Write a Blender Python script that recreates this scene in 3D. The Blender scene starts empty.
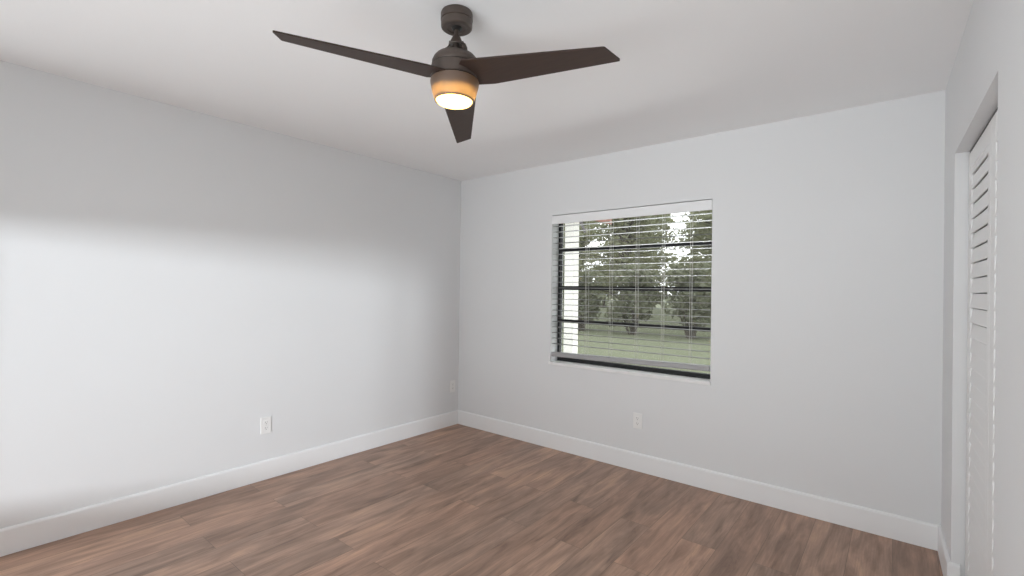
import bpy, bmesh, math, random
from mathutils import Vector, Matrix

sc = bpy.context.scene
COL = sc.collection

# ------------------------------------------------------------------ camera
F_PX = 476.8
YAW, PITCH, ROLL = -0.6807, 0.0044, 0.0139
CAM = Vector((3.4321, -3.4014, 1.347))
_f = Vector((math.sin(YAW) * math.cos(PITCH), math.cos(YAW) * math.cos(PITCH), math.sin(PITCH)))
_r = Vector((math.cos(YAW), -math.sin(YAW), 0))
_u = _r.cross(_f)
_r2 = _r * math.cos(ROLL) + _u * math.sin(ROLL)
_u2 = -_r * math.sin(ROLL) + _u * math.cos(ROLL)
cd = bpy.data.cameras.new('camera')
cd.sensor_width = 36
cd.lens = 36 * F_PX / 1024
cd.clip_start = 0.02
cam = bpy.data.objects.new('camera', cd)
COL.objects.link(cam)
cam.matrix_world = Matrix(((_r2.x, _u2.x, -_f.x, CAM.x), (_r2.y, _u2.y, -_f.y, CAM.y),
                           (_r2.z, _u2.z, -_f.z, CAM.z), (0, 0, 0, 1)))
sc.camera = cam

# ------------------------------------------------------------------ view, sky, daylight and added fill lamps
sc.view_settings.view_transform = 'Standard'
sc.view_settings.look = 'None'
sc.view_settings.gamma = 1
sc.view_settings.use_curve_mapping = False
sc.view_settings.exposure = 0.0
sc.cycles.max_bounces = 14
sc.cycles.diffuse_bounces = 8
sc.cycles.transparent_max_bounces = 24
sc.cycles.caustics_reflective = False
sc.cycles.caustics_refractive = False

wd = bpy.data.worlds.new('overcast_sky')
sc.world = wd
wd.use_nodes = True
bg = wd.node_tree.nodes['Background']
bg.inputs[0].default_value = (0.95, 0.98, 1.0, 1)      # even overcast sky
bg.inputs[1].default_value = 2.7


def area(name, loc, target, sx, sy, power, color=(1, 1, 1), spread=180):
    l = bpy.data.lights.new(name, 'AREA')
    l.shape = 'RECTANGLE'
    l.size, l.size_y = sx, sy
    l.energy = power
    l.color = color
    l.spread = math.radians(spread)
    o = bpy.data.objects.new(name, l)
    o.location = loc
    d = (Vector(target) - Vector(loc)).normalized()
    o.rotation_euler = d.to_track_quat('-Z', 'Y').to_euler()
    COL.objects.link(o)
    return o


# fill lamps added outside the window opening of the unseen rear wall, behind the camera
area('rear_window_fill', (2.3, -6.0, 0.7), (2.0, -1.0, 1.6), 3.0, 1.4, 37, (0.93, 0.975, 1.0), 120)
area('slanting_fill', (-2.6, -8.5, 1.0), (2.6, -1.0, 1.4), 3.0, 1.6, 22, (0.93, 0.975, 1.0), 100)
# added upward fill lamps, low outside the rear opening and beyond the back window
area('rear_upward_fill', (2.28, -4.75, 0.45), (1.9, -0.6, 2.44), 2.0, 0.6, 7, (0.93, 0.975, 1.0), 130)
area('back_window_fill', (1.3, 2.5, -0.10), (1.8, 0.0, 1.5), 3.2, 0.9, 120, (0.94, 0.98, 1.0), 100)
# bright gaps of sky seen slantwise through the rear opening: they lay the soft light on the left wall
area('bright_sky_gap', (9.8, -11.9, 1.95), (0.4, -2.0, 1.0), 0.5, 0.9, 800, (0.90, 0.95, 1.0))
area('lesser_sky_gap', (10.4, -11.54, 1.80), (0.4, -2.2, 1.1), 0.5, 0.9, 330, (0.90, 0.95, 1.0))

# ------------------------------------------------------------------ helpers


def new_mat(name, color, rough=0.5, metal=0.0, spec=0.5):
    m = bpy.data.materials.new(name)
    m.use_nodes = True
    b = m.node_tree.nodes['Principled BSDF']
    b.inputs['Base Color'].default_value = (*color, 1)
    b.inputs['Roughness'].default_value = rough
    b.inputs['Metallic'].default_value = metal
    b.inputs['Specular IOR Level'].default_value = spec
    return m


def N(m, kind, **kw):
    n = m.node_tree.nodes.new(kind)
    for k, v in kw.items():
        setattr(n, k, v)
    return n


def L(m, a, b):
    m.node_tree.links.new(a, b)


def bsdf(m):
    return m.node_tree.nodes['Principled BSDF']


def mottled(name, c1, c2, scale, rough=0.6, bump=0.0, bump_scale=200.0, stretch=(1, 1, 1), spec=0.5, metal=0.0):
    """paint, stone, bark ...: two close tones mixed by noise, with an optional fine bump"""
    m = new_mat(name, c1, rough, metal, spec)
    tc = N(m, 'ShaderNodeTexCoord')
    mp = N(m, 'ShaderNodeMapping')
    mp.inputs['Scale'].default_value = stretch
    L(m, tc.outputs['Object'], mp.inputs[0])
    nz = N(m, 'ShaderNodeTexNoise')
    nz.inputs['Scale'].default_value = scale
    nz.inputs['Detail'].default_value = 5
    L(m, mp.outputs[0], nz.inputs['Vector'])
    mx = N(m, 'ShaderNodeMix', data_type='RGBA')
    mx.inputs[6].default_value = (*c1, 1)
    mx.inputs[7].default_value = (*c2, 1)
    L(m, nz.outputs['Fac'], mx.inputs[0])
    L(m, mx.outputs[2], bsdf(m).inputs['Base Color'])
    if bump:
        n2 = N(m, 'ShaderNodeTexNoise')
        n2.inputs['Scale'].default_value = bump_scale
        n2.inputs['Detail'].default_value = 3
        L(m, tc.outputs['Object'], n2.inputs['Vector'])
        bp = N(m, 'ShaderNodeBump')
        bp.inputs['Strength'].default_value = bump
        bp.inputs['Distance'].default_value = 0.002
        L(m, n2.outputs['Fac'], bp.inputs['Height'])
        L(m, bp.outputs[0], bsdf(m).inputs['Normal'])
    return m


def link(name, bm, mat, parent=None, smooth=None):
    me = bpy.data.meshes.new(name)
    bm.normal_update()
    bm.to_mesh(me)
    bm.free()
    me.materials.append(mat)
    o = bpy.data.objects.new(name, me)
    COL.objects.link(o)
    if parent is not None:
        o.parent = parent
    if smooth is not None:
        for p in me.polygons:
            p.use_smooth = True
        try:
            me.set_sharp_from_angle(angle=math.radians(smooth))
        except Exception:
            pass
    return o


def box(bm, lo, hi, bev=0.0, seg=2):
    r = bmesh.ops.create_cube(bm, size=1)
    vs = r['verts']
    for v in vs:
        v.co = Vector([(lo[i] + hi[i]) / 2 + v.co[i] * (hi[i] - lo[i]) for i in range(3)])
    if bev > 0:
        es = list({e for v in vs for e in v.link_edges})
        r2 = bmesh.ops.bevel(bm, geom=es, offset=bev, segments=seg, profile=0.5, affect='EDGES')
        vs = [v for v in bm.verts if v in set(r2['verts']) or v in set(vs)] if False else None
    return bm


def boxmesh(*boxes):
    bm = bmesh.new()
    for b in boxes:
        box(bm, *b)
    return bm


def lathe(bm, profile, seg=64, center=(0, 0), cap_bottom=True, cap_top=True):
    rings = []
    for r, z in profile:
        rings.append([bm.verts.new((center[0] + r * math.cos(2 * math.pi * i / seg),
                                    center[1] + r * math.sin(2 * math.pi * i / seg), z)) for i in range(seg)])
    for a, b in zip(rings[:-1], rings[1:]):
        for i in range(seg):
            j = (i + 1) % seg
            bm.faces.new((a[i], a[j], b[j], b[i]))
    if cap_bottom:
        bm.faces.new(list(reversed(rings[0])))
    if cap_top:
        bm.faces.new(rings[-1])
    bmesh.ops.recalc_face_normals(bm, faces=bm.faces)
    return bm


def tube(bm, pts, rad, seg=10):
    pts = [Vector(p) for p in pts]
    rads = rad if isinstance(rad, (list, tuple)) else [rad] * len(pts)
    rings = []
    for k, p in enumerate(pts):
        a = pts[max(k - 1, 0)]
        b = pts[min(k + 1, len(pts) - 1)]
        d = (b - a).normalized()
        ref = Vector((0, 0, 1)) if abs(d.z) < 0.9 else Vector((1, 0, 0))
        u = d.cross(ref).normalized()
        w = d.cross(u).normalized()
        rings.append([bm.verts.new(p + rads[k] * (u * math.cos(t) + w * math.sin(t)))
                      for t in [2 * math.pi * i / seg for i in range(seg)]])
    for a, b in zip(rings[:-1], rings[1:]):
        for i in range(seg):
            j = (i + 1) % seg
            bm.faces.new((a[i], a[j], b[j], b[i]))
    bm.faces.new(rings[0])
    bm.faces.new(rings[-1])
    bmesh.ops.recalc_face_normals(bm, faces=bm.faces)
    return bm


def empty(name, loc=(0, 0, 0), rotz=0.0, parent=None):
    o = bpy.data.objects.new(name, None)
    o.location = loc
    o.rotation_euler = (0, 0, rotz)
    o.empty_display_size = 0.1
    COL.objects.link(o)
    if parent is not None:
        o.parent = parent
    return o


def thing(o, label, cat, group=None):
    o['label'] = label
    o['category'] = cat
    if group:
        o['group'] = group
    return o


def structure(o):
    o['kind'] = 'structure'
    return o


def copy_tree(o, parent=None):
    c = o.copy()
    COL.objects.link(c)
    if parent is not None:
        c.parent = parent
    for ch in list(o.children):
        copy_tree(ch, c)
    return c


# ------------------------------------------------------------------ materials
M_wall = mottled('grey_wall_paint', (0.725, 0.735, 0.742), (0.74, 0.75, 0.757), 3.0, 0.55, 0.12, 260, spec=0.3)
M_ceil = mottled('white_ceiling_paint', (0.87, 0.875, 0.88), (0.885, 0.89, 0.895), 4.0, 0.8, 0.2, 150, spec=0.2)
M_trim = mottled('white_trim_paint', (0.82, 0.83, 0.835), (0.84, 0.85, 0.855), 6.0, 0.35, 0.0)
M_door = mottled('white_door_paint', (0.81, 0.815, 0.815), (0.83, 0.835, 0.835), 8.0, 0.45, 0.0, spec=0.4)
M_dark = new_mat('dark_metal_track', (0.10, 0.10, 0.10), 0.5, 0.4)
M_plate = new_mat('white_outlet_plastic', (0.82, 0.82, 0.81), 0.3)
M_slot = new_mat('dark_slot', (0.08, 0.08, 0.08), 0.6)
M_screw = new_mat('painted_screw', (0.72, 0.72, 0.70), 0.35, 0.2)
M_slat = mottled('backlit_shaded_vinyl', (0.20, 0.20, 0.193), (0.22, 0.22, 0.213), 20, 0.5)  # white slats darkened: their backlit shade is put into the colour
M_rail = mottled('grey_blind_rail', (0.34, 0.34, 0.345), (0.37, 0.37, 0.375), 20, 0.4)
M_cord = new_mat('white_cord', (0.62, 0.62, 0.58), 0.7)
M_bronze_frame = new_mat('dark_bronze_aluminium', (0.020, 0.020, 0.021), 0.55, 0.0, 0.2)
M_marble = mottled('white_marble', (0.90, 0.90, 0.89), (0.74, 0.74, 0.74), 14, 0.3)
M_bronze = mottled('oil_rubbed_bronze', (0.080, 0.062, 0.053), (0.098, 0.076, 0.064), 30, 0.45, 0.0, metal=0.3)
M_seam = new_mat('dark_bronze_groove', (0.018, 0.014, 0.012), 0.6, 0.3)
M_brush = new_mat('dark_canopy_socket', (0.02, 0.018, 0.017), 0.5, 0.3)
M_stucco = mottled('cream_stucco', (0.74, 0.725, 0.685), (0.77, 0.755, 0.715), 30, 0.8, 0.3, 90)
M_tile = mottled('red_clay_tile', (0.36, 0.18, 0.14), (0.28, 0.14, 0.11), 12, 0.7)
M_soffit = new_mat('grey_soffit_paint', (0.34, 0.34, 0.31), 0.7)
M_spout = new_mat('dark_gutter_metal', (0.12, 0.11, 0.11), 0.5)
M_bark = mottled('grey_bark', (0.13, 0.115, 0.09), (0.07, 0.06, 0.05), 10, 0.9, stretch=(6, 6, 1))


def leaf_material(name, c1, c2):
    m = mottled(name, c1, c2, 1.6, 0.6, spec=0.3)
    b = bsdf(m)
    tr = N(m, 'ShaderNodeBsdfTranslucent')
    tr.inputs[0].default_value = (c1[0] * 1.3, c1[1] * 1.3, c1[2], 1)
    mix = N(m, 'ShaderNodeMixShader')
    mix.inputs[0].default_value = 0.3
    out = [n for n in m.node_tree.nodes if n.type == 'OUTPUT_MATERIAL'][0]
    L(m, b.outputs[0], mix.inputs[1])
    L(m, tr.outputs[0], mix.inputs[2])
    L(m, mix.outputs[0], out.inputs[0])
    return m


M_leaf = leaf_material('tree_leaves', (0.27, 0.28, 0.19), (0.18, 0.19, 0.12))
M_leaf2 = leaf_material('shrub_leaves', (0.20, 0.21, 0.15), (0.12, 0.13, 0.09))


def glass_material():
    m = bpy.data.materials.new('window_glass')
    m.use_nodes = True
    nt = m.node_tree
    nt.nodes.clear()
    out = nt.nodes.new('ShaderNodeOutputMaterial')
    t = nt.nodes.new('ShaderNodeBsdfTransparent')
    t.inputs[0].default_value = (0.97, 0.97, 0.965, 1)
    g = nt.nodes.new('ShaderNodeBsdfGlossy')
    g.inputs['Roughness'].default_value = 0.02
    fr = nt.nodes.new('ShaderNodeFresnel')
    fr.inputs['IOR'].default_value = 1.04
    mx = nt.nodes.new('ShaderNodeMixShader')
    nt.links.new(fr.outputs[0], mx.inputs[0])
    nt.links.new(t.outputs[0], mx.inputs[1])
    nt.links.new(g.outputs[0], mx.inputs[2])
    nt.links.new(mx.outputs[0], out.inputs[0])
    return m


def screen_material():
    """fine grey insect mesh, much finer than a pixel: part see-through, part grey wire"""
    m = bpy.data.materials.new('insect_screen_mesh')
    m.use_nodes = True
    nt = m.node_tree
    nt.nodes.clear()
    out = nt.nodes.new('ShaderNodeOutputMaterial')
    t = nt.nodes.new('ShaderNodeBsdfTransparent')
    d = nt.nodes.new('ShaderNodeBsdfDiffuse')
    d.inputs[0].default_value = (0.46, 0.45, 0.43, 1)
    mx = nt.nodes.new('ShaderNodeMixShader')
    mx.inputs[0].default_value = 0.16
    nt.links.new(t.outputs[0], mx.inputs[1])
    nt.links.new(d.outputs[0], mx.inputs[2])
    nt.links.new(mx.outputs[0], out.inputs[0])
    return m


M_glass = glass_material()
M_screen = screen_material()


def floor_material():
    m = new_mat('brown_vinyl_planks', (0.2, 0.13, 0.1), 0.42, 0, 0.4)
    tc = N(m, 'ShaderNodeTexCoord')
    mp = N(m, 'ShaderNodeMapping')
    mp.inputs['Rotation'].default_value = (0, 0, math.radians(90))
    L(m, tc.outputs['Object'], mp.inputs[0])
    br = N(m, 'ShaderNodeTexBrick', offset=0.37, offset_frequency=2, squash=1.0)
    br.inputs['Color1'].default_value = (0, 0, 0, 1)
    br.inputs['Color2'].default_value = (1, 1, 1, 1)
    br.inputs['Mortar'].default_value = (0.5, 0.5, 0.5, 1)
    br.inputs['Scale'].default_value = 1.0
    br.inputs['Mortar Size'].default_value = 0.0011
    br.inputs['Mortar Smooth'].default_value = 0.2
    br.inputs['Bias'].default_value = 0.0
    br.inputs['Brick Width'].default_value = 1.22
    br.inputs['Row Height'].default_value = 0.18
    L(m, mp.outputs[0], br.inputs['Vector'])
    # every plank samples its own piece of grain
    off = N(m, 'ShaderNodeVectorMath', operation='MULTIPLY')
    off.inputs[1].default_value = (17.0, 9.0, 0)
    L(m, br.outputs['Color'], off.inputs[0])
    add = N(m, 'ShaderNodeVectorMath', operation='ADD')
    L(m, mp.outputs[0], add.inputs[0])
    L(m, off.outputs[0], add.inputs[1])

    def noise(stretch, scale, detail, rough, dist):
        st = N(m, 'ShaderNodeMapping')
        st.inputs['Scale'].default_value = stretch
        L(m, add.outputs[0], st.inputs[0])
        n = N(m, 'ShaderNodeTexNoise')
        n.inputs['Scale'].default_value = scale
        n.inputs['Detail'].default_value = detail
        n.inputs['Roughness'].default_value = rough
        n.inputs['Distortion'].default_value = dist
        L(m, st.outputs[0], n.inputs['Vector'])
        return n
    n1 = noise((1.2, 8, 1), 2.0, 6, 0.6, 0.8)      # broad cathedral figure
    n2 = noise((1.5, 45, 1), 2.5, 6, 0.7, 0.3)     # fine grain
    n3 = noise((1.0, 2.2, 1), 1.6, 4, 0.5, 0.5)    # soft light and dark clouds

    def ramp(src, stops):
        r = N(m, 'ShaderNodeValToRGB')
        e = r.color_ramp.elements
        e[0].position, e[0].color = stops[0][0], (*stops[0][1], 1)
        e[1].position, e[1].color = stops[-1][0], (*stops[-1][1], 1)
        for p, c in stops[1:-1]:
            x = e.new(p)
            x.color = (*c, 1)
        L(m, src, r.inputs[0])
        return r
    plank = ramp(br.outputs['Color'], [(0.0, (0.328, 0.211, 0.157)), (0.3, (0.412, 0.266, 0.195)),
                                       (0.55, (0.345, 0.233, 0.178)), (0.8, (0.446, 0.291, 0.215)),
                                       (1.0, (0.373, 0.229, 0.166))])
    fig = ramp(n1.outputs['Fac'], [(0.30, (0.62, 0.60, 0.60)), (0.5, (1.0, 1.0, 1.0)), (0.70, (1.38, 1.34, 1.28))])
    fine = ramp(n2.outputs['Fac'], [(0.3, (0.84, 0.83, 0.83)), (0.7, (1.14, 1.14, 1.14))])
    cl = ramp(n3.outputs['Fac'], [(0.3, (0.82, 0.84, 0.86)), (0.7, (1.18, 1.15, 1.12))])

    def mul(a, b):
        x = N(m, 'ShaderNodeMix', data_type='RGBA', blend_type='MULTIPLY')
        x.inputs[0].default_value = 1
        L(m, a, x.inputs[6])
        L(m, b, x.inputs[7])
        return x.outputs[2]
    c = mul(mul(mul(plank.outputs[0], fig.outputs[0]), fine.outputs[0]), cl.outputs[0])
    seam = N(m, 'ShaderNodeMix', data_type='RGBA')
    seam.inputs[7].default_value = (0.11, 0.08, 0.065, 1)
    sf = N(m, 'ShaderNodeMath', operation='MULTIPLY')
    sf.inputs[1].default_value = 0.75
    L(m, br.outputs['Fac'], sf.inputs[0])
    L(m, sf.outputs[0], seam.inputs[0])
    L(m, c, seam.inputs[6])
    L(m, seam.outputs[2], bsdf(m).inputs['Base Color'])
    bp = N(m, 'ShaderNodeBump')
    bp.inputs['Strength'].default_value = 0.25
    bp.inputs['Distance'].default_value = 0.001
    L(m, n2.outputs['Fac'], bp.inputs['Height'])
    L(m, bp.outputs[0], bsdf(m).inputs['Normal'])
    return m


M_floor = floor_material()


def blade_material():
    m = mottled('dark_walnut_blade', (0.034, 0.021, 0.017), (0.056, 0.036, 0.028), 6, 0.5, stretch=(2, 22, 2), spec=0.3)
    return m


M_blade = blade_material()


def lens_material():
    m = bpy.data.materials.new('lit_frosted_lens')
    m.use_nodes = True
    nt = m.node_tree
    nt.nodes.clear()
    out = nt.nodes.new('ShaderNodeOutputMaterial')
    e = nt.nodes.new('ShaderNodeEmission')
    e.inputs[0].default_value = (1.0, 0.64, 0.20, 1)
    e.inputs[1].default_value = 6
    nt.links.new(e.outputs[0], out.inputs[0])
    return m


M_lens = lens_material()
M_hidden_glow = lens_material()  # emitter material for the added, unseen glow source
M_hidden_glow.name = 'hidden_glow_emitter'
[n for n in M_hidden_glow.node_tree.nodes if n.type == 'EMISSION'][0].inputs[1].default_value = 230


def glow_housing_material():
    """bronze housing, made translucent so a hidden emitter imitates the glow around the lamp"""
    m = mottled('translucent_glow_bronze', (0.105, 0.082, 0.072), (0.125, 0.098, 0.085), 30, 0.45)
    b = bsdf(m)
    tr = N(m, 'ShaderNodeBsdfTranslucent')
    tr.inputs[0].default_value = (0.55, 0.40, 0.27, 1)
    mix = N(m, 'ShaderNodeMixShader')
    mix.inputs[0].default_value = 0.16
    out = [n for n in m.node_tree.nodes if n.type == 'OUTPUT_MATERIAL'][0]
    L(m, b.outputs[0], mix.inputs[1])
    L(m, tr.outputs[0], mix.inputs[2])
    L(m, mix.outputs[0], out.inputs[0])
    return m


M_glow_housing = glow_housing_material()


def lawn_material():
    m = mottled('mown_grass', (0.185, 0.20, 0.135), (0.150, 0.165, 0.105), 0.8, 0.9, 0.6, 40, spec=0.1)
    return m


M_lawn = lawn_material()

# ------------------------------------------------------------------ room shell
H = 2.44
W = 3.619
SL = 0.022                        # the closet wall leaves the back wall at a hair over a right angle
REAR = -4.3
TH = 0.14


def rw(a, d, z):
    """closet wall frame: a metres along the wall from the back corner, d metres behind its face"""
    return Vector((W + SL * a + d, -a + SL * d, z))


def wbox(bm, a0, a1, d0, d1, z0, z1, bev=0.0):
    tmp = bmesh.new()
    box(tmp, (a0, d0, z0), (a1, d1, z1), bev)
    for v in tmp.verts:
        v.co = rw(v.co.x, v.co.y, v.co.z)
    bmesh.ops.recalc_face_normals(tmp, faces=tmp.faces)
    me = bpy.data.meshes.new('tmp')
    tmp.to_mesh(me)
    tmp.free()
    bm.from_mesh(me)
    bpy.data.meshes.remove(me)
    return bm


structure(link('floor', boxmesh(((-0.14, REAR - 0.14, -0.12), (4.6, 0.18, 0.0))), M_floor))
structure(link('ceiling', boxmesh(((-0.14, REAR - 0.14, H), (4.6, 0.18, H + 0.12))), M_ceil))
structure(link('wall_left', boxmesh(((-TH, -3.35, 0), (0, 0, H)), ((-TH, REAR, 0), (0, -4.22, H)), ((-TH, -4.22, 2.05), (0, -3.35, H))), M_wall))  # opening towards the rear, out of view, added to let in fill light

# back wall with the window opening
WX0, WX1, WZ0, WZ1 = 1.112, 2.437, 0.737, 1.994
structure(link('wall_back', boxmesh(((-TH, 0, 0), (WX0, 0.18, H)), ((WX1, 0, 0), (4.6, 0.18, H)),
                                    ((WX0, 0, 0), (WX1, 0.18, WZ0 - 0.022)), ((WX0, 0, WZ1), (WX1, 0.18, H))), M_wall))
# rear wall (behind the camera) with an assumed window opening, cut to shape the left wall's light
PX0, PX1, PZ0, PZ1 = 1.25, 3.46, 0.45, 1.67
structure(link('wall_rear', boxmesh(((-TH, REAR - 0.14, 0), (PX0, REAR, H)), ((PX1, REAR - 0.14, 0), (4.6, REAR, H)),
                                    ((PX0, REAR - 0.14, PZ1), (PX1, REAR, H)),
                                    ((PX0, REAR - 0.14, 0), (PX1, REAR, PZ0))), M_wall))
# closet wall with its opening; the closet lies behind it
CA0, CA1, CZ = 0.437, 1.458, 2.0
bm = bmesh.new()
wbox(bm, 0.0, CA0, 0, 0.12, 0, H)
wbox(bm, CA1, 1.62, 0, 0.042, 0, CZ)
wbox(bm, 1.62, 4.3, 0, 0.12, 0, H)
wbox(bm, CA0, 1.62, 0, 0.12, CZ, H)
structure(link('wall_right', bm, M_wall))
structure(link('wall_closet', boxmesh(((4.4, -2.4, 0), (4.5, 0, H)), ((3.8, -2.5, 0), (4.5, -2.4, H))), M_wall))

# baseboards: flat board with an eased top edge
BH, BT = 0.134, 0.014


def base_profile():
    return [(0, 0), (BT, 0), (BT, BH - 0.012), (BT - 0.003, BH - 0.004), (BT - 0.008, BH), (0, BH)]


def base_run(p0, p1, nrm, m0=0.0, m1=0.0):
    """board along p0->p1 standing out along nrm; m0/m1 lengthen (mitre) each end per metre of thickness"""
    bm = bmesh.new()
    p0, p1, nrm = Vector(p0), Vector(p1), Vector(nrm).normalized()
    d = (p1 - p0).normalized()
    ra = [bm.verts.new(p0 + nrm * t + d * (m0 * t) + Vector((0, 0, z))) for t, z in base_profile()]
    rb = [bm.verts.new(p1 + nrm * t - d * (m1 * t) + Vector((0, 0, z))) for t, z in base_profile()]
    n = len(ra)
    for i in range(n):
        j = (i + 1) % n
        bm.faces.new((ra[i], ra[j], rb[j], rb[i]))
    bm.faces.new(ra)
    bm.faces.new(list(reversed(rb)))
    bmesh.ops.recalc_face_normals(bm, faces=bm.faces)
    return bm


structure(link('baseboard_left', base_run((0, -3.35, 0.001), (0, 0, 0.001), (1, 0, 0), 0, 1), M_trim))
structure(link('baseboard_back', base_run((0, 0, 0.001), (W, 0, 0.001), (0, -1, 0), 1, 1), M_trim))
bm = base_run(rw(0, 0, 0.001), rw(CA0, 0, 0.001), (-1, -SL, 0), 1, -1)
b2 = base_run(rw(CA0, 0, 0.001), rw(CA0, 0.03, 0.001), (SL, -1, 0), -1, 0)
me_ = bpy.data.meshes.new('tmp')
b2.to_mesh(me_)
b2.free()
bm.from_mesh(me_)
bpy.data.meshes.remove(me_)
b2 = base_run(rw(CA1, 0, 0.001), rw(4.2, 0, 0.001), (-1, -SL, 0), 0, 0)
me_ = bpy.data.meshes.new('tmp')
b2.to_mesh(me_)
b2.free()
bm.from_mesh(me_)
bpy.data.meshes.remove(me_)
structure(link('baseboard_right', bm, M_trim))

# ------------------------------------------------------------------ closet door: two louvred leaves on a head track
door = structure(empty('door_1', rw(CA0, 0.045, 0)))
door_inv = Vector(door.location)
ang = math.atan(SL)


def dl(bm):
    for v in bm.verts:
        v.co = v.co - door_inv
    return bm


trk = bmesh.new()
wbox(trk, CA0 + 0.004, CA1 - 0.004, 0.050, 0.053, CZ - 0.013, CZ - 0.0005)
wbox(trk, CA0 + 0.004, CA1 - 0.004, 0.068, 0.071, CZ - 0.013, CZ - 0.0005)
wbox(trk, CA0 + 0.004, CA1 - 0.004, 0.050, 0.071, CZ - 0.003, CZ - 0.0005)
t_ = link('track', dl(trk), M_dark, door)
t_['label'] = 'dark metal track above the louvred leaves'
D0, D1 = 0.046, 0.074
Z0, Z1 = 0.015, CZ - 0.016
PITCH_L = 0.0645
for a0, a1 in ((CA0 + 0.010, CA0 + 0.560), (CA0 + 0.564, CA0 + 1.114)):
    leaf = empty('louvred_leaf', (0, 0, 0), 0, door)
    st = 0.085
    for s0, s1 in ((a0, a0 + st), (a1 - st * 0.62, a1)):
        b = wbox(bmesh.new(), s0, s1, D0, D1, Z0, Z1, 0.002)
        link('stile', dl(b), M_door, leaf)
    i0, i1 = a0 + st, a1 - st * 0.62
    link('rail', dl(wbox(bmesh.new(), i0, i1, D0 + 0.001, D1 - 0.001, Z1 - 0.075, Z1, 0.0015)), M_door, leaf)
    link('rail', dl(wbox(bmesh.new(), i0, i1, D0 + 0.001, D1 - 0.001, Z0, Z0 + 0.11, 0.0015)), M_door, leaf)
    z = Z0 + 0.11 + 0.012
    b = bmesh.new()
    while z < Z1 - 0.085:
        # slanted slat: room edge low, closet edge high
        prof = [(D0 + 0.0002, z), (D0 + 0.0052, z), (D0 + 0.0120, z + 0.057), (D0 + 0.0120, z + 0.060), (D0 + 0.0070, z + 0.060),
                (D0 + 0.0002, z + 0.006)]
        ra = [b.verts.new(rw(i0 - 0.002, d, zz)) for d, zz in prof]
        rb = [b.verts.new(rw(i1 + 0.002, d, zz)) for d, zz in prof]
        n = len(prof)
        for i in range(n):
            b.faces.new((ra[i], ra[(i + 1) % n], rb[(i + 1) % n], rb[i]))
        b.faces.new(ra)
        b.faces.new(list(reversed(rb)))
        z += PITCH_L
    bmesh.ops.recalc_face_normals(b, faces=b.faces)
    link('louvers', dl(b), M_door, leaf)

# ------------------------------------------------------------------ window in the back wall
FY0, FY1 = 0.105, 0.145
win = structure(empty('window_1', (WX0, FY0, WZ0)))


def wl(bm):
    for v in bm.verts:
        v.co = v.co - Vector((WX0, FY0, WZ0))
    return bm


fw = 0.020
link('window_frame', wl(boxmesh(((WX0, FY0, WZ0), (WX0 + fw, FY1, WZ1), 0.002), ((WX1 - 0.022, FY0, WZ0), (WX1, FY1, WZ1), 0.002),
                                ((WX0 + fw, FY0, WZ0), (WX1 - 0.022, FY1, WZ0 + 0.032), 0.002),
                                ((WX0 + fw, FY0, WZ1 - 0.03), (WX1 - 0.022, FY1, WZ1), 0.002))), M_bronze_frame, win)
for zc, hh in ((1.700, 0.011), (1.372, 0.017), (1.085, 0.014)):
    link('muntin', wl(boxmesh(((WX0 + fw, FY0 + 0.002, zc - hh), (WX1 - 0.022, FY1 - 0.004, zc + hh), 0.002))), M_bronze_frame, win)
bm = bmesh.new()
box(bm, (WX0 + fw, FY0 + 0.024, WZ0 + 0.03), (WX1 - 0.022, FY0 + 0.028, WZ1 - 0.03))
link('pane', wl(bm), M_glass, win)
bm = bmesh.new()
vs = [bm.verts.new(c) for c in ((WX0 + fw, FY1 - 0.002, WZ0 + 0.03), (WX1 - 0.022, FY1 - 0.002, WZ0 + 0.03),
                                (WX1 - 0.022, FY1 - 0.002, WZ1 - 0.03), (WX0 + fw, FY1 - 0.002, WZ1 - 0.03))]
bm.faces.new(vs)
link('insect_screen', wl(bm), M_screen, win)
s_ = link('window_sill', wl(boxmesh(((WX0 - 0.012, -0.014, WZ0 - 0.022), (WX1 + 0.003, 0.16, WZ0), 0.003))), M_marble, win)
s_['label'] = 'white marble sill with grey veins'

# ------------------------------------------------------------------ blind
bl = thing(empty('window_blind', ((WX0 + WX1) / 2, 0.03, WZ1)), 'white horizontal slat blind hanging lowered in the back wall window', 'blind')


def bloc(bm):
    for v in bm.verts:
        v.co = v.co - Vector(((WX0 + WX1) / 2, 0.03, WZ1))
    return bm


bx0, bx1 = WX0 + 0.005, WX1 - 0.005
bm = boxmesh(((bx0 - 0.004, -0.006, 1.917), (bx1 + 0.004, 0.006, 1.988), 0.003))
link('valance', bloc(bm), M_trim, bl)
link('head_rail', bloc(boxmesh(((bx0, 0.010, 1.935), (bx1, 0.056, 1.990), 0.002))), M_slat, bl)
n_slat = 22
zt, zb_ = 1.899, 0.891
b = bmesh.new()
for i in range(n_slat):
    z = zt + (zb_ - zt) * i / (n_slat - 1)
    ys = [0.006, 0.018, 0.030, 0.042, 0.054]
    top = []
    bot = []
    for x in (bx0 + 0.003, bx1 - 0.003):
        top.append([b.verts.new((x, y, z + 0.0018 - 3.2 * (y - 0.03) ** 2 + 0.0013)) for y in ys])
        bot.append([b.verts.new((x, y, z + 0.0018 - 3.2 * (y - 0.03) ** 2 - 0.0013)) for y in ys])
    for k in range(4):
        b.faces.new((top[0][k], top[1][k], top[1][k + 1], top[0][k + 1]))
        b.faces.new((bot[0][k], bot[0][k + 1], bot[1][k + 1], bot[1][k]))
    b.faces.new((top[0][0], bot[0][0], bot[1][0], top[1][0]))
    b.faces.new((top[0][4], top[1][4], bot[1][4], bot[0][4]))
    for s in (0, 1):
        b.faces.new(top[s] + list(reversed(bot[s])))
bmesh.ops.recalc_face_normals(b, faces=b.faces)
link('slats', bloc(b), M_slat, bl)
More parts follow.
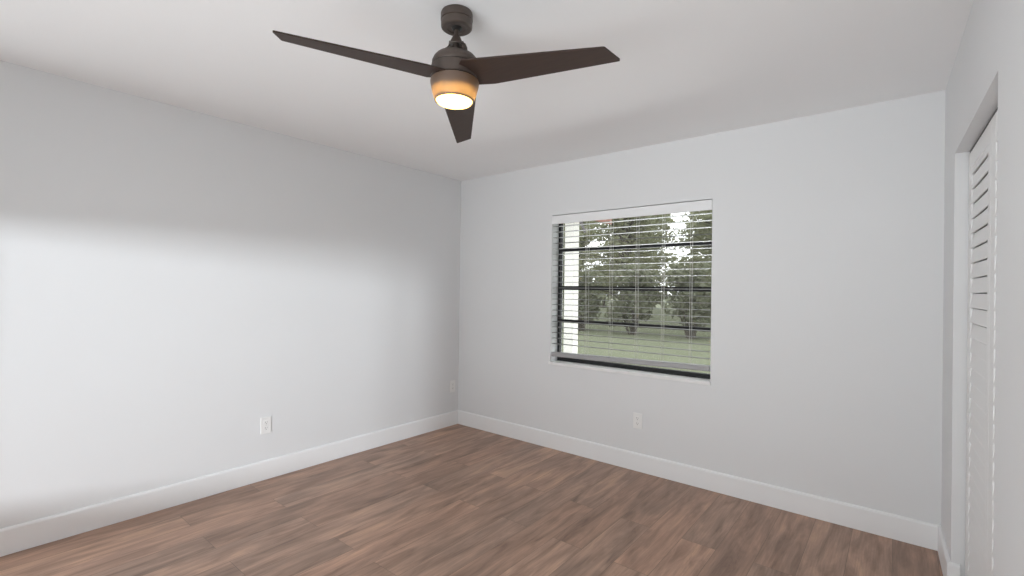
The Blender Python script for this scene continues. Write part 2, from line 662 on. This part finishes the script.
for x in (1.447, 1.664, 1.883, 2.086, 2.290):
    b = bmesh.new()
    for y in (0.004, 0.056):
        tube(b, [(x, y, 1.94), (x, y, 0.80)], 0.0011, 6)
    tube(b, [(x + 0.012, 0.004, 1.94), (x + 0.012, 0.004, 0.80)], 0.0008, 6)
    link('ladder_cord', bloc(b), M_cord, bl)
bm = boxmesh(((bx0, 0.002, 0.792), (bx1, 0.058, 0.830), 0.006))
for v in bm.verts:                      # the rail hangs slightly out of level
    v.co.z += -0.010 + 0.024 * (v.co.x - bx0) / (bx1 - bx0)
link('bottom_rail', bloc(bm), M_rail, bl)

# ------------------------------------------------------------------ wall outlets


def outlet(label, loc, rotz):
    """local frame: x across, -y out of the wall, z up, origin in the wall at the plate's centre"""
    t = thing(empty('wall_outlet', loc, rotz), label, 'outlet', )
    link('cover_plate', boxmesh(((-0.036, -0.0085, -0.058), (0.036, -0.0003, 0.058), 0.0035)), M_plate, t)
    for zc in (0.0195, -0.0195):
        b = bmesh.new()
        # face with flattened top and bottom
        ring = []
        for k in range(28):
            a = 2 * math.pi * k / 28
            ring.append((0.0168 * math.cos(a), max(-0.0142, min(0.0142, 0.0168 * math.sin(a)))))
        f = [b.verts.new((x, -0.0107, zc + z)) for x, z in ring]
        g = [b.verts.new((x * 1.03, -0.008, zc + z * 1.03)) for x, z in ring]
        b.faces.new(f)
        for k in range(28):
            b.faces.new((f[k], f[(k + 1) % 28], g[(k + 1) % 28], g[k]))
        bmesh.ops.recalc_face_normals(b, faces=b.faces)
        s = link('socket', b, M_plate, t)
        b = bmesh.new()
        box(b, (-0.0075, -0.0111, zc - 0.001), (-0.0053, -0.0105, zc + 0.008))
        box(b, (0.0053, -0.0111, zc), (0.0072, -0.0105, zc + 0.007))
        tube(b, [(0, -0.0111, zc - 0.0075), (0, -0.0105, zc - 0.0075)], 0.0024, 12)
        link('slots', b, M_slot, s)
    b = bmesh.new()
    tube(b, [(0, -0.0100, 0), (0, -0.008, 0)], 0.0032, 14)
    link('screw', b, M_screw, t)
    return t


outlet('white duplex outlet on the left wall, out in the middle well away from the corner', (0, -1.882, 0.379), math.radians(90))
outlet('white duplex outlet on the back wall below the window', (1.917, 0, 0.376), 0)
outlet('faint white outlet on the left wall right beside the back corner', (0, -0.085, 0.385), math.radians(90))

# ------------------------------------------------------------------ ceiling fan
FX, FY = 2.067, -2.086
fan = thing(empty('ceiling_fan', (FX, FY, H)), 'dark bronze three blade ceiling fan with a lit warm lamp', 'ceiling fan')


def fz(prof):
    return [(r, z - H) for r, z in prof]


link('canopy', lathe(bmesh.new(), fz([(0.018, 2.381), (0.036, 2.380), (0.0375, 2.377), (0.044, 2.3755), (0.056, 2.3765), (0.0605, 2.380), (0.0618, 2.386),
                                      (0.0618, 2.4045), (0.0600, 2.4055), (0.0600, 2.4075), (0.0630, 2.4085), (0.0630, 2.432), (0.060, 2.4392)]), 64), M_bronze, fan, 30)
link('canopy_socket', lathe(bmesh.new(), fz([(0.001, 2.372), (0.014, 2.372), (0.020, 2.377), (0.021, 2.383)]), 40), M_brush, fan, 35)
link('downrod', lathe(bmesh.new(), fz([(0.0085, 2.290), (0.0085, 2.371)]), 24), M_bronze, fan, 35)
# yoke: a coupling collar that spreads into two legs
b = lathe(bmesh.new(), fz([(0.0095, 2.346), (0.0150, 2.345), (0.0235, 2.326), (0.0300, 2.312), (0.0285, 2.309), (0.010, 2.318)]), 40)
for s in (-1, 1):
    d = Vector((math.cos(math.radians(39)) * s, math.sin(math.radians(39)) * s, 0))
    tube(b, [d * 0.020 + Vector((0, 0, 2.322 - H)), d * 0.036 + Vector((0, 0, 2.295 - H)), d * 0.043 + Vector((0, 0, 2.268 - H))], [0.010, 0.009, 0.009], 12)
link('yoke', b, M_bronze, fan, 40)
b = bmesh.new()
d = Vector((math.cos(math.radians(20)), math.sin(math.radians(20)), 0))
tube(b, [d * 0.026 + Vector((0, 0, 2.318 - H)), d * 0.038 + Vector((0, 0, 2.312 - H)), d * 0.046 + Vector((0, 0, 2.296 - H)), d * 0.050 + Vector((0, 0, 2.262 - H))], 0.0022, 8)
link('safety_wire', b, M_bronze, fan, 60)

motor = link('motor_housing', lathe(bmesh.new(), fz([
    (0.0905, 2.2225), (0.0925, 2.227), (0.0915, 2.240), (0.0865, 2.252), (0.0770, 2.263), (0.0640, 2.270), (0.045, 2.274), (0.012, 2.276)]), 72), M_bronze, fan, 35)
link('blade_band', lathe(bmesh.new(), fz([(0.0925, 2.1725), (0.0945, 2.1745), (0.0945, 2.2175), (0.0925, 2.2195)]), 72), M_bronze, fan, 35)
link('groove', lathe(bmesh.new(), fz([(0.0900, 2.163), (0.0900, 2.226)]), 72), M_seam, fan, 35)
link('lamp_housing', lathe(bmesh.new(), fz([(0.0705, 2.094), (0.0730, 2.0860), (0.0765, 2.0870), (0.0800, 2.098), (0.0875, 2.122),
                                            (0.0935, 2.146), (0.0955, 2.160), (0.0945, 2.1665), (0.0920, 2.1685)]), 72, cap_bottom=False), M_glow_housing, fan, 35)
link('lamp_lens', lathe(bmesh.new(), fz([(0.004, 2.0720), (0.030, 2.0735), (0.052, 2.0765), (0.066, 2.0815), (0.0712, 2.0885), (0.0712, 2.094)]), 64), M_lens, fan, 60)

link('glow_baffle', lathe(bmesh.new(), fz([(0.004, 2.116), (0.060, 2.118), (0.061, 2.120), (0.060, 2.122), (0.004, 2.120)]), 48), M_bronze, fan, 30)  # unseen disc added to grade the glow up the housing

link('hidden_glow_source', lathe(bmesh.new(), fz([(0.004, 2.0935), (0.020, 2.096), (0.026, 2.103), (0.020, 2.110), (0.004, 2.113)]), 32), M_hidden_glow, fan, 60)  # unseen emitter added to make the housing glow from within

BZ = 2.1855
a0 = math.radians(-8.56)
ph = math.radians(11.07)
A, B, C, D = (0.108, -0.053), (0.591, 0.179), (0.599, 0.263), (0.110, 0.116)


def blade_bm(k):
    a = a0 + k * 2 * math.pi / 3
    er = Vector((math.cos(a), math.sin(a), 0))
    et = Vector((-math.sin(a), math.cos(a), 0))

    def P(s, t, dz):
        return s * er + t * math.cos(ph) * et + Vector((0, 0, BZ - H - t * math.sin(ph) + dz))
    poly = [A]
    for i in range(1, 12):
        f = i / 12
        poly.append((A[0] + (B[0] - A[0]) * f, A[1] + (B[1] - A[1]) * f))
    # corners slightly eased
    def ease(p, q, r, t=0.012, n=4):
        pv, qv, rv = Vector(p), Vector(q), Vector(r)
        u, w = qv + (pv - qv).normalized() * t, qv + (rv - qv).normalized() * t
        return [tuple((1 - s) ** 2 * u + 2 * s * (1 - s) * qv + s * s * w) for s in [i / n for i in range(n + 1)]]
    poly += ease(A, B, C, 0.006)
    poly += ease(B, C, D, 0.008)
    for i in range(1, 12):
        f = i / 12
        poly.append((C[0] + (D[0] - C[0]) * f, C[1] + (D[1] - C[1]) * f))
    E = (0.030, 0.075)
    poly += ease(C, D, E, 0.012)
    poly += [E, (0.03, -0.02)]
    bm = bmesh.new()
    lo = [bm.verts.new(P(s, t, -0.003)) for s, t in poly]
    hi = [bm.verts.new(P(s, t, 0.003)) for s, t in poly]
    n = len(poly)
    bm.faces.new(list(reversed(lo)))
    bm.faces.new(hi)
    for i in range(n):
        bm.faces.new((lo[i], lo[(i + 1) % n], hi[(i + 1) % n], hi[i]))
    bmesh.ops.recalc_face_normals(bm, faces=bm.faces)
    return bm


for k in range(3):
    link('blade', blade_bm(k), M_blade, fan)

# everything below the ball joint hangs a touch off plumb
vd = Vector((-0.7201, 0.6939, 0))
sd = Vector((0.6939, 0.7201, 0))
piv = Vector((0, 0, 2.37 - H))
hang = Matrix.Translation(piv) @ Matrix.Rotation(math.radians(-0.958), 4, sd) @ Matrix.Rotation(math.radians(1.159), 4, vd) @ Matrix.Translation(-piv)
for ch in fan.children:
    if not ch.name.startswith('canopy'):
        ch.data.transform(hang)

# ------------------------------------------------------------------ outdoors
GZ = -0.18
bm = bmesh.new()
nx, ny = 40, 40
rnd = random.Random(5)
grid = [[bm.verts.new((-90 + 140 * i / nx, 0.18 + 140 * (j / ny) ** 1.6, GZ + (0.03 * rnd.random() if j else 0))) for i in range(nx + 1)] for j in range(ny + 1)]
for j in range(ny):
    for i in range(nx):
        bm.faces.new((grid[j][i], grid[j][i + 1], grid[j + 1][i + 1], grid[j + 1][i]))
structure(link('lawn', bm, M_lawn))

# porch post and roof corner just outside the window
post = thing(empty('porch_post', (0.343, 1.56, GZ)), 'cream stucco porch post standing outside at the left of the window', 'post')
link('shaft', boxmesh(((-0.066, -0.06, 0.12), (0.066, 0.06, 2.52), 0.006)), M_stucco, post)
link('plinth', boxmesh(((-0.085, -0.08, 0.0), (0.085, 0.08, 0.12), 0.008)), M_stucco, post)
roof = thing(empty('porch_roof', (0.0, 1.6, 2.34)), 'red tiled porch roof corner above the cream post outside', 'roof')
link('soffit', boxmesh(((-2.4, -0.6, 0.0), (0.42, 0.75, 0.05), 0.004)), M_soffit, roof)
link('fascia', boxmesh(((0.42, -0.62, -0.10), (0.46, 0.77, 0.10), 0.004), ((-2.4, -0.64, -0.02), (0.46, -0.60, 0.10), 0.004)), M_tile, roof)
b = bmesh.new()
for r_ in range(7):
    yy = -0.62 + r_ * 0.2
    tube(b, [(0.50, yy, 0.115), (-1.0, yy, 0.42), (-2.4, yy, 0.70)], 0.075, 12)
link('roof_tiles', b, M_tile, roof)
b = bmesh.new()
tube(b, [(0.44, -0.10, -0.09), (0.50, -0.10, -0.17), (0.56, -0.10, -0.30)], 0.018, 8)
link('gutter_spout', b, M_spout, roof)


def leaf_cloud(bm, rnd, center, rad, count, size, hollow=0.35):
    for _ in range(count):
        while True:
            v = Vector((rnd.uniform(-1, 1), rnd.uniform(-1, 1), rnd.uniform(-1, 1)))
            if hollow < v.length < 1:
                break
        p = Vector(center) + Vector((v.x * rad[0], v.y * rad[1], v.z * rad[2]))
        u = Vector((rnd.gauss(0, 1), rnd.gauss(0, 1), rnd.gauss(0, .7))).normalized()
        w = u.cross(Vector((rnd.gauss(0, 1), rnd.gauss(0, 1), rnd.gauss(0, 1)))).normalized()
        s = size * rnd.uniform(0.6, 1.4)
        q = [p - u * s, p - u * s * .2 + w * s * .45, p + u * s, p - u * s * .2 - w * s * .45]
        bm.faces.new([bm.verts.new(c) for c in q])


def make_tree(seed, height, crown_r, crown_z0, clumps, per, size):
    rnd = random.Random(seed)
    root = empty('leafy_tree')
    tb = bmesh.new()
    lb = bmesh.new()
    tube(tb, [(0, 0, -0.1), (0.05, 0.02, height * .3), (-0.05, 0.06, height * .62), (0, 0, height * .85)], [0.20, 0.15, 0.10, 0.03], 10)
    for _ in range(clumps):
        a = rnd.uniform(0, 2 * math.pi)
        rr = crown_r * math.sqrt(rnd.random())
        z = rnd.uniform(crown_z0, height)
        k = 1 - 0.55 * max(0, (z - crown_z0) / (height - crown_z0)) ** 2
        c = Vector((rr * k * math.cos(a), rr * k * math.sin(a), z))
        tube(tb, [(0, 0, max(1.0, z - rr * .5 - .4)), c * 0.55 + Vector((0, 0, z * .42)), c], [0.06, 0.04, 0.012], 6)
        leaf_cloud(lb, rnd, c, (rnd.uniform(.5, 1.0), rnd.uniform(.5, 1.0), rnd.uniform(.3, .6)), per, size)
    link('crown', lb, M_leaf, root)
    link('trunk', tb, M_bark, root)
    return root


def make_shrub(seed, r, h):
    rnd = random.Random(seed)
    root = empty('leafy_shrub')
    lb = bmesh.new()
    tb = bmesh.new()
    for _ in range(16):
        a = rnd.uniform(0, 2 * math.pi)
        rr = r * math.sqrt(rnd.random())
        z = rnd.uniform(0.25, h)
        c = Vector((rr * math.cos(a), rr * math.sin(a), z))
        leaf_cloud(lb, rnd, c, (.5, .5, .38), 110, 0.11, 0.1)
        tube(tb, [(c.x * .2, c.y * .2, -.05), c * .6, c], [0.03, 0.02, 0.008], 5)
    link('foliage', lb, M_leaf2, root)
    link('stems', tb, M_bark, root)
    return root


T_LAB = 'grey green leafy tree standing past the lawn outside the window'
S_LAB = 'dark leafy shrub past the lawn outside the window'
protos = [make_tree(11, 6.4, 1.75, 1.7, 62, 95, 0.12), make_tree(23, 6.8, 1.8, 1.5, 66, 95, 0.12)]
spots = [(-11.2, 17.2, 0, 1.0), (-6.4, 17.0, 1, 1.0), (-2.0, 17.4, 0, 1.0), (3.0, 16.4, 1, 1.0),
         (-16.5, 29.8, 0, 1.3), (-11.2, 30.4, 1, 1.2), (-4.6, 29.6, 0, 1.3), (1.2, 30.0, 1, 1.2),
         (-14.6, 22.8, 1, 1.0), (-9.0, 23.2, 0, 0.95), (-3.8, 22.8, 1, 1.0), (1.0, 23.2, 0, 1.1)]
used = set()
rnd = random.Random(3)
for x, y, k, s in spots:
    o = protos[k] if k not in used else copy_tree(protos[k])
    used.add(k)
    o.location = (x, y, GZ)
    o.rotation_euler = (0, 0, rnd.uniform(0, 6.28))
    o.scale = (s, s, s)
    thing(o, T_LAB, 'tree', 'trees past the lawn')
sp = make_shrub(7, 0.62, 2.0)
for i in range(9):
    o = sp if i == 0 else copy_tree(sp)
    o.location = (-12.1 + 2.05 * i, 12.6 + rnd.uniform(-.2, .2), GZ)
    o.rotation_euler = (0, 0, rnd.uniform(0, 6.28))
    o.scale = (0.95, 0.95, rnd.uniform(0.85, 1.15))
    thing(o, S_LAB, 'shrub', 'shrubs past the lawn')
for i in range(7):
    o = copy_tree(sp)
    o.location = (-22.0 + 4.1 * i, 36.5, GZ)
    o.rotation_euler = (0, 0, rnd.uniform(0, 6.28))
    o.scale = (1.8, 1.8, 1.75)
    thing(o, S_LAB, 'shrub', 'shrubs past the lawn')
